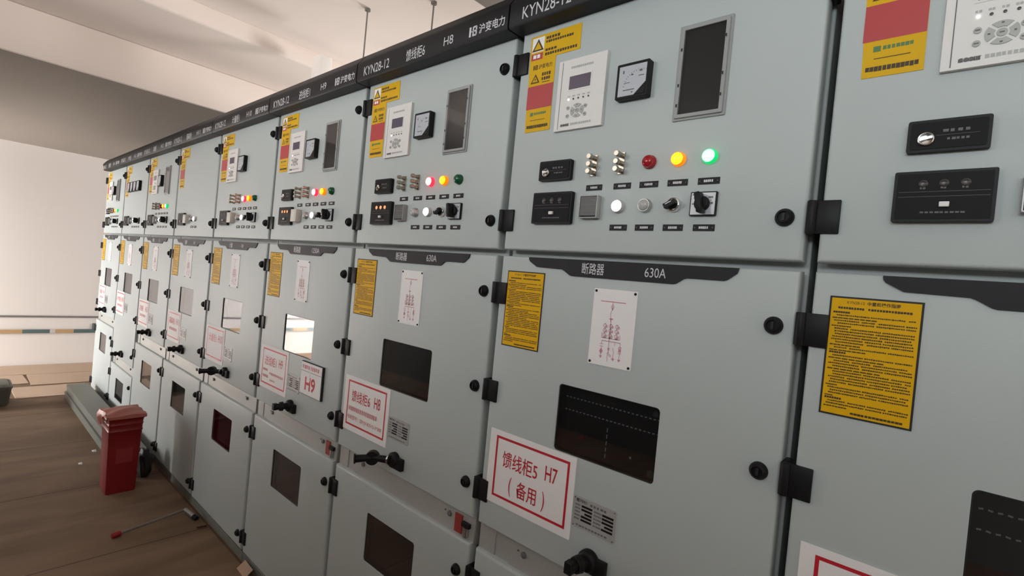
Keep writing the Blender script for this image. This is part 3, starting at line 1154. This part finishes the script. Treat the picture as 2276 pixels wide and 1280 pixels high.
def build_cabinet(k, c):
    x0 = -W * k
    cab = empty('switchgear_cabinet', (x0, 0, 0), c['label'], 'electrical cabinet', 'switchgear cabinets in the row')
    P_ = lambda name, fn, loc=(0, 0, 0), key=None, label=None, par=None: part(par or cab, name, key or name, fn, loc, label)
    zm0 = c.get('zm0', .835)
    zl1 = zm0 - .078
    P_('carcass', m_carcass)
    P_('base_rail', m_base)
    P_('header', lambda: m_header(c.get('end', False), c['title'], c['num']), key='header' + c['num'])
    # ---- instrument door
    d = P_('instrument_door', lambda: m_door(ZU0, ZU1))
    for z in (2.172, 1.722):
        P_('hinge', m_hinge, (.002, 0, z), par=d)
    for z in (2.174, 1.722):
        P_('latch', m_latch, (.752, 0, z), par=d)
    P_('warning_sticker', m_sticker)
    if 'relay' in c['has']:
        r = P_('protection_relay', m_relay)
        P_('display', m_relay_display, par=r)
        P_('keypad', m_pad, par=r)
        for u, z in ((.206, 2.0165), (.206, 1.9955), (.2605, 2.0155), (.2605, 1.9945)):
            P_('round_key', m_key, (u, 0, z), par=r)
        for i in range(5):
            m = 'led_on' if i == 0 else 'led_off'
            P_('indicator_led', lambda: m_led(m), (.205 + i * .0155, 0, 2.039), key='led' + m, par=r)
    if 'meter' in c['has']:
        mt = P_('panel_meter', m_meter, (.3955, 0, 2.0515))
        P_('dial', m_dial, par=mt)
    if 'meters4' in c['has']:
        for i in range(4):
            mt = P_('panel_meter', m_meter, (.222 + .107 * i, 0, 2.050))
            P_('dial', m_dial, par=mt)
    if 'window' in c['has']:
        w = P_('inspection_window', m_insp_frame)
        P_('meter_recess', m_insp_inside, par=w)
        P_('pane', m_insp_pane, par=w, key='ipane')
    if 'smallbox' in c['has']:
        s = P_('humidity_controller', m_smallbox)
        P_('adjusting_knob', m_sb_knob, par=s)
    b = P_('live_line_indicator', m_bigbox)
    pm = 'orange_led' if c.get('live') else 'led_off'
    for i in range(3):
        P_('phase_lamp', lambda: m_phase(pm), (.159 + i * .0265, 0, 1.7735), key='ph' + pm, par=b)
    P_('test_button', m_button, (.188, 0, 1.7385), par=b)
    tags = []
    if 'upper' in c['has']:
        for i in range(2):
            P_('test_terminal', m_terminal, (.300 + .078 * i, 0, 1.858))
        lit = c['lit']
        for u, col, on in ((.453, 'red', lit[0]), (.524, 'amber', lit[1]), (.594, 'green', lit[2])):
            lamp(cab, u, 1.855, col, on)
        tags += [(u, 1.803) for u in (.306, .386, .456, .526, .596)]
    P_('terminal_cover', lambda: m_termbox(c.get('tbox', 'grey')), key='tb' + c.get('tbox', 'grey'))
    wl = c.get('white', (False, True))
    if wl:
        lamp(cab, .382, 1.753, 'white', wl[0])
        lamp(cab, .453, 1.753, 'white', wl[1])
        tags += [(.386, 1.702), (.455, 1.702)]
    if 'switches' in c['has']:
        s = P_('selector_switch', m_sel_base, (.524, 0, 1.753))
        P_('lever', m_sel_knob, par=s, key='sel_lever')
        s = P_('changeover_switch', m_rot_base)
        tl = c.get('tilt', 8)
        P_('knob', lambda: m_rot_knob(tl), par=s, key='rk%d' % tl)
        tags += [(.525, 1.702), (.595, 1.702)]
    for i, (u, z) in enumerate(tags):
        P_('name_tag', lambda: m_tag(i), (u, 0, z), key='tag%d' % (i % 9))
    # ---- breaker door
    mh = (.2585, .5385, 1.1215, 1.2965)
    d = P_('breaker_door', lambda: m_door(zm0, ZM1, [(.258, .539, 1.1225, 1.2955)]), key='bd%.3f' % zm0)
    for z in (1.511, 1.225, .934) + ((.62,) if zm0 < .7 else ()):
        P_('hinge', m_hinge, (.002, 0, z), par=d)
        P_('latch', m_latch, (.752, 0, z), par=d)
    P_('name_plate', lambda: m_nameplate(*c['plate']), key='np' + str(c['plate']))
    P_('instruction_label', m_instr)
    mi = P_('mimic_diagram', m_mimic)
    for u, z in ((.344, 1.545), (.451, 1.545), (.344, 1.370), (.451, 1.370)):
        P_('pin', m_pin, (u, 0, z), par=mi)
    w = P_('viewing_window', lambda: m_win_frame(1.1245, 1.2935), key='vw_mid')
    P_('pane', lambda: m_win_pane(1.1245, 1.2935), key='vp_mid', par=w)
    mk = c.get('marks', False)
    P_('breaker_front', lambda: m_breaker(1.1245, 1.2935, mk), key='bf%s' % mk, par=w)
    P_('cabinet_sign', lambda: m_sign(c['sign']), key='sg' + c['num'])
    P_('rating_plate', m_ratingplate)
    hz = zm0 + .0525
    hd = P_('door_handle', m_handle_base, (0, 0, hz))
    lg = c.get('long', False)
    P_('lever', lambda: m_lever(lg), par=hd, key='lev%s' % lg)
    if c.get('card'):
        P_('numbered_card', m_card_h9)
    # ---- strip between the two lower doors
    s = P_('interlock_strip', lambda: m_strip(zl1, zm0), key='st%.3f' % zm0)
    for u in (.185, .678):
        P_('screw', m_screw, (u, 0, zl1 + .048), par=s)
    if c.get('redtag', True):
        P_('red_tag', lambda: MB().box(.706, .738, .012, .016, .006, .062).mesh('red_tag', ['redtag']), (0, 0, zl1), par=s)
        P_('catch', m_catch, (0, 0, zl1), par=s)
    # ---- cable door
    off = zl1 - .757
    wz0, wz1 = .478 + off, .652 + off
    d = P_('cable_door', lambda: m_door(.056, zl1, [(.258, .539, wz0 - .002, wz1 + .002)], .009), key='cd%.3f' % zm0)
    for z in (.666 + off, .130):
        P_('hinge', m_hinge, (.002, 0, z), par=d)
        P_('latch', m_latch, (.746, 0, z - .003), par=d)
    w = P_('viewing_window', lambda: m_win_frame(wz0, wz1), key='vw%.3f' % zm0)
    P_('pane', lambda: m_win_pane(wz0, wz1), key='vp%.3f' % zm0, par=w)
    P_('breaker_front', lambda: m_breaker(wz0, wz1, False), key='bfl%.3f' % zm0, par=w)
    return cab


def sign2(title, num, extra):
    return [(title, .090, .090 + .0317 * len(title), 1.027, 1.072), (num, .243, .243 + .0195 * len(num), 1.032, 1.074)] + extra


ALL = {'relay', 'meter', 'window', 'smallbox', 'upper', 'switches'}
two = [('#14', .078, .295, .992, 1.008), ('#13', .078, .290, .962, .978)]
CABS = [
    dict(num='H6', title='馈线柜4', plate=('断路器', '630A'), has=ALL, lit=(False, True, True), white=(True, False), marks=True,
         sign=sign2('馈线柜4', 'H6', two), label='light grey switchgear cabinet nearest the camera, cut off by the right edge of the photo'),
    dict(num='H7', title='馈线柜5', plate=('断路器', '630A'), has=ALL, lit=(False, True, True), white=(True, False), marks=True, tilt=12,
         sign=[('馈线柜5', .090, .216, 1.024, 1.070), ('H7', .242, .281, 1.034, 1.074), ('备用', .150, .219, .956, 1.002), ('(', .121, .130, .950, 1.004), (')', .238, .247, .950, 1.004)],
         label='grey switchgear cabinet with the H7 sign, lit yellow and green lamps'),
    dict(num='H8', title='馈线柜6', plate=('断路器', '630A'), has=ALL, lit=(True, True, False), white=(False, True), live=True, long=True,
         sign=sign2('馈线柜6', 'H8', [('#15', .076, .270, .990, 1.007), ('电缆型号：ZRYJV-8.7/15-3*300', .074, .300, .955, .974)]),
         label='grey switchgear cabinet with the H8 sign and a long black handle'),
    dict(num='H9', title='进线柜1', plate=('断路器', '1250A'), has=ALL, lit=(True, True, False), white=(False, True), live=True, tbox='white', card=True,
         sign=sign2('进线柜1', 'H9', [('#6', .076, .13, .996, 1.008), ('#9', .15, .300, .985, .997), ('#6', .076, .14, .965, .978), ('#4', .16, .215, .955, .964)]),
         label='grey switchgear cabinet with the H9 sign and a second framed H9 card'),
    dict(num='H10', title='计量柜1', plate=('计量', '1#'), has=ALL - {'smallbox', 'window'}, lit=(True, True, False), white=(False, True), tbox='white', long=True, redtag=False,
         sign=sign2('计量柜1', 'H10', []),
         label='light grey switchgear cabinet between H9 and the plain-door cabinet, no inspection window, long black handle'),
    dict(num='H11', title='隔离柜1', plate=('隔离', '1#'), has=set(), white=(False, True), tbox='white', redtag=False,
         sign=sign2('隔离柜1', 'H11', [('#8', .1, .27, .985, 1.005)]),
         label='light grey switchgear cabinet with nearly bare instrument door, only sticker above and two white lamps'),
    dict(num='H12', title='联络柜', plate=('断路', '器'), has=ALL - {'smallbox', 'switches'} | {'switches'}, lit=(False, True, True), white=(False, True), redtag=False,
         sign=sign2('联络柜', 'H12', [('#8', .1, .27, .985, 1.005)]),
         label='light grey switchgear cabinet third from the far end, with lit yellow and green lamps'),
    dict(num='H13', title='PT柜1', plate=('PT柜', ''), has={'meters4', 'switches'}, white=(False, True), zm0=.535, redtag=False,
         sign=sign2('PT柜1', 'H13', [('#8', .1, .27, .985, 1.005)]),
         label='light grey switchgear cabinet with four square meters in a row and a taller middle door'),
    dict(num='H14', title='馈线柜7', plate=('断路', '器'), has=ALL, lit=(False, True, True), white=(False, True), redtag=False, end=True,
         sign=sign2('馈线柜7', 'H14', [('#8', .1, .27, .985, 1.005)]),
         label='light grey switchgear cabinet at the far end of the row beside the white wall'),
]
for k, c in enumerate(CABS):
    build_cabinet(k, c)

# ------------------------------------------------------------------ above the cabinets
for (x, y), lab in (((-2.377, .415), 'thin threaded rod hanging from the ceiling, left of the two over the cabinets'),
                    ((-1.993, .573), 'thin threaded rod hanging from the ceiling, right of the two over the cabinets')):
    r = empty('threaded_rod', (x, y, 2.255), lab, 'rod', 'threaded rods over the cabinets')
    link('rod', MB().tube((0, 0, 0), (0, 0, ZC - 2.255), .0045, n=8).mesh('rod', ['rod']), r)
    link('ceiling_plate', MB().tube((0, 0, ZC - 2.255 - .012), (0, 0, ZC - 2.255), .016, n=12).mesh('ceiling_plate', ['rod']), r)
tag(link('cable_duct', MB().box(-.053, .053, -.04, .04, 0, .605).mesh('cable_duct', ['white_pipe'], bevel=.004), None, (-2.97, .47, 2.255)),
    'white upright duct standing on the cabinet tops below the ceiling', 'duct')

# ------------------------------------------------------------------ things on the floor
for (x0, x1, y0, y1, a), lab in (((-7.98, -7.42, -1.5, .30, 0), 'cardboard sheet with sunlight in its pale colour, lying flat on the floor against the far white wall'),
                               ((-7.42, -6.95, -1.3, -.42, 2), 'cardboard sheet with sunlight in its pale colour, on the floor behind the grey tub, second from the far wall'),
                               ((-7.41, -6.86, -.40, .28, -1), 'cardboard sheet with sunlight in its pale colour, on the floor beyond the end of the trunking'),
                               ((-6.80, -6.32, -.56, .02, 1), 'cardboard sheet with sunlight in its pale colour, on the floor between the tub and the trunking')):
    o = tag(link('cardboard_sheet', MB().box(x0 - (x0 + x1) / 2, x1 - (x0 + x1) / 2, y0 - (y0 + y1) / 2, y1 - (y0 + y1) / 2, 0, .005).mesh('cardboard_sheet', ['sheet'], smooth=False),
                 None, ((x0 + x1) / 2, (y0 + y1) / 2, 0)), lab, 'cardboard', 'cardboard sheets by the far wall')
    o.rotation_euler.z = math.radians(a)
# two long steel trunking lengths along the foot of the far cabinets
def trunk(w, h, L):
    mb = MB()
    t = .004
    mb.box(0, L, 0, w, 0, t).box(0, L, 0, t, t, h).box(0, L, w - t, w, t, h)
    return mb


def trunk_lid(w, h, L):
    return MB().box(-.002, L + .002, -.004, w + .004, h - .002, h + .003).box(-.002, L + .002, -.004, -.001, h - .020, h - .002)


for nm, x, y, z, L, lab in (('lower', -6.20, -.222, 0, 2.25, 'long grey steel trunking lying on the floor under the other one'),
                            ('upper', -6.17, -.214, .072, 2.20, 'long grey steel trunking on top of the other, along the cabinet feet')):
    t = empty('cable_trunking', (x, y, z), lab, 'trunking', 'steel trunking by the cabinets')
    link('channel', trunk(.165 if nm == 'lower' else .150, .065, L).mesh('channel', ['galv'], smooth=False), t)
    link('lid', trunk_lid(.165 if nm == 'lower' else .150, .065, L).mesh('lid', ['galv'], smooth=False), t)

# red bin
bx, by = -3.685, -.268
bn = empty('red_bin', (bx, by, 0), 'tall square red plastic bin standing on the floor by the cabinets', 'bin')
mb = MB()
n0, n1, hh = (.090, .076), (.106, .088), .485


def ringv(sx, sy, z, r=.012):
    pts = []
    for cx, cy, a in ((sx - r, sy - r, 0), (-sx + r, sy - r, 90), (-sx + r, -sy + r, 180), (sx - r, -sy + r, 270)):
        for i in range(4):
            t = math.radians(a + 30 * i)
            pts.append((cx + r * math.cos(t), cy + r * math.sin(t), z))
    return pts


levels = [(0, 0), (.02, .0), (.30, 0), (.385, 0), (.392, .003), (.400, 0), (.425, .0), (.432, .003), (.440, 0), (.462, .002), (.470, .008), (.485, .008)]
vs, fs = [], []
for z, e in levels:
    t = z / hh
    vs += ringv(n0[0] + (n1[0] - n0[0]) * t + e, n0[1] + (n1[1] - n0[1]) * t + e, z)
q = 16
for i in range(len(levels) - 1):
    for j in range(q):
        fs.append((i * q + j, i * q + (j + 1) % q, (i + 1) * q + (j + 1) % q, (i + 1) * q + j))
fs.append(tuple(range(q - 1, -1, -1)))
fs.append(tuple((len(levels) - 1) * q + j for j in range(q)))
mb.add(vs, fs, 0)
link('body', mb.mesh('body', ['bin']), bn)
# wording panel on the side facing the camera
lm = MB()
lm.box(.0985, .1003, -.026, .030, .365, .373, 1)
for i in range(5):
    lm.box(.0985, .1003, -.024 + i * .0105, -.0165 + i * .0105, .322, .338, 0)
lm.box(.0975, .0993, -.040, .045, .19, .29, 1)
link('label_panel', lm.mesh('label_panel', ['paper', 'binmark'], smooth=False), bn)
# lid with sagging film
lv, lf = [], []
N = 12
for i in range(N + 1):
    for j in range(N + 1):
        a, b = -1 + 2 * i / N, -1 + 2 * j / N
        z = .492 + .020 * (1 - a * a) * (1 - b * b) + .004 * math.sin(7 * a + 3 * b)
        lv.append((a * .117, b * .099, z))
for i in range(N):
    for j in range(N):
        lf.append((i * (N + 1) + j, (i + 1) * (N + 1) + j, (i + 1) * (N + 1) + j + 1, i * (N + 1) + j + 1))
lid = MB()
lid.add(lv, lf, 0)
k0 = len(lid.v)
rim = [i * (N + 1) for i in range(N + 1)] + [N * (N + 1) + j for j in range(1, N + 1)] + [i * (N + 1) + N for i in range(N - 1, -1, -1)] + [j for j in range(N - 1, 0, -1)]
lid.v += [(lv[i][0], lv[i][1], .472) for i in rim]
for a in range(len(rim)):
    b = (a + 1) % len(rim)
    lid.f.append((rim[a], rim[b], k0 + b, k0 + a))
    lid.m.append(0)
link('lid', lid.mesh('lid', ['binlid']), bn)
# bag lining folded over the outer edge
gv, gf = [], []
NU, NV = 14, 6
for i in range(NU + 1):
    for j in range(NV + 1):
        s = i / NU
        t = j / NV
        yy = -.100 - .012 * math.sin(math.pi * t) - .006 * math.sin(9 * s + 2 * t)
        xx = -.110 + .232 * s + .006 * math.sin(6 * t)
        drop = (.055 + .03 * math.sin(5.2 * s + .4) + .02 * math.sin(13 * s)) * t
        gv.append((xx, yy, .497 - drop))
for i in range(NU):
    for j in range(NV):
        gf.append((i * (NV + 1) + j, (i + 1) * (NV + 1) + j, (i + 1) * (NV + 1) + j + 1, i * (NV + 1) + j + 1))
link('bag_liner', MB().add(gv, gf, 0).mesh('bag_liner', ['bag']), bn, label='pinkish plastic bag liner folded over the rim')


def blob(name, loc, sx, sy, sz, m, seed):
    bm = bmesh.new()
    bmesh.ops.create_icosphere(bm, subdivisions=4, radius=1)
    rr = random.Random(seed)
    ph = [rr.uniform(0, 6) for _ in range(6)]
    for v in bm.verts:
        a = 1 + .10 * math.sin(4 * v.co.x + ph[0]) * math.sin(5 * v.co.z + ph[1]) + .06 * math.sin(11 * v.co.y + ph[2] + 4 * v.co.z)
        v.co = Vector((v.co.x * sx * a, v.co.y * sy * a, max(0.0, (v.co.z * a + .85)) * sz / 1.85))
    me = bpy.data.meshes.new(name)
    bm.to_mesh(me)
    bm.free()
    me.materials.append(M[m])
    for p in me.polygons:
        p.use_smooth = True
    return link(name, me, None, loc)


tag(blob('bag_and_shadow', (-3.80, -.105, 0), .055, .045, .20, 'dark', 4), 'small dark lump for a black bag and the bin shadow, between the red bin and cabinets', 'bag')  # one dark shape covers the black bag and the bin's shadow

# grey tub at the left edge of the picture
tb = empty('plastic_tub', (-6.22, -.83, 0), 'dark grey plastic tub on the floor at the left edge of the photo', 'tub')
tv, tf = [], []
lev = [(.150, .205, 0, .03), (.158, .214, .02, .035), (.170, .226, .150, .04), (.176, .232, .158, .042), (.176, .232, .178, .042), (.160, .216, .186, .04)]
for sx, sy, z, r in lev:
    tv += ringv(sx, sy, z, r)
for i in range(len(lev) - 1):
    for j in range(q):
        tf.append((i * q + j, i * q + (j + 1) % q, (i + 1) * q + (j + 1) % q, (i + 1) * q + j))
tf.append(tuple(range(q - 1, -1, -1)))
link('body', MB().add(tv, tf, 0).mesh('body', ['tub']), tb)
link('lid', MB().add(ringv(.158, .214, .184, .04) + ringv(.150, .206, .192, .04), [tuple(range(q, 2 * q)), tuple(range(q - 1, -1, -1))] + [(j, (j + 1) % q, q + (j + 1) % q, q + j) for j in range(q)]).mesh('lid', ['galv']), tb)

# breaker crank lying on the floor
cr = empty('crank_handle', (-3.05, -.2, 0), 'bent steel crank handle with a red grip lying on the floor', 'crank handle')
p0, p1, p2 = Vector((-3.012, -.387, .014)), Vector((-3.072, -.062, .030)), Vector((-2.995, -.038, .0145))
off = Vector((3.05, .2, 0))
link('shaft', MB().tube(p0 + off, p1 + off, .0075, n=12).tube(p1 + off + Vector((0, -.004, 0)), p1 + off + Vector((.002, .004, 0)), .009, n=12).mesh('shaft', ['rod']), cr)
link('socket', MB().tube(p1 + off, p2 + off, .0125, n=14).mesh('socket', ['steel']), cr)
link('socket_end', MB().tube(p2 + off, p2 + off + (p2 - p1).normalized() * .03, .014, n=14).mesh('socket_end', ['black']), cr)
link('grip', MB().tube(p0 + off - (p1 - p0).normalized() * .030, p0 + off + (p1 - p0).normalized() * .012, .0145, .0145, 16).mesh('grip', ['redcap'], bevel=.004), cr, label='red rounded end grip')

tag(link('wood_offcut', MB().obox((0, 0, .004), (.004, .024, 0), (.004, -.0008, 0), (0, 0, .004)).mesh('wood_offcut', ['twig']), None, (-2.867, -.034, 0)),
    'short dark wood offcut on the floor beside the crank handle', 'offcut')
mb = MB()
mb.add([(-.055, -.030, .001), (.055, -.034, .001), (.050, .004, .028), (-.050, .006, .032), (-.055, -.030, .004), (.055, -.034, .004), (.050, .004, .031), (-.050, .006, .035)],
       [(0, 1, 2, 3), (7, 6, 5, 4), (0, 4, 5, 1), (1, 5, 6, 2), (2, 6, 7, 3), (3, 7, 4, 0)])
tag(link('cardboard_flap', mb.mesh('cardboard_flap', ['card'], smooth=False), None, (-2.29, -.006, 0)),
    'torn cardboard flap lifted against the cabinet foot at the bottom edge', 'cardboard')
for (x, y, s), lab in (((-4.47, -.262, .028), 'pale paper scrap on the floor just left of the red bin'),
                       ((-4.24, -.372, .022), 'pale paper scrap on the floor, nearer the camera of the two scraps')):
    tag(link('paper_scrap', MB().add([(-s, -s * .4, .001), (s * .8, -s * .5, .003), (s, s * .4, .001), (-s * .7, s * .5, .006), (0, 0, .007)],
             [(0, 1, 4), (1, 2, 4), (2, 3, 4), (3, 0, 4), (3, 2, 1, 0)]).mesh('paper_scrap', ['paper'], smooth=False), None, (x, y, 0)), lab, 'scrap', 'paper scraps on the floor')
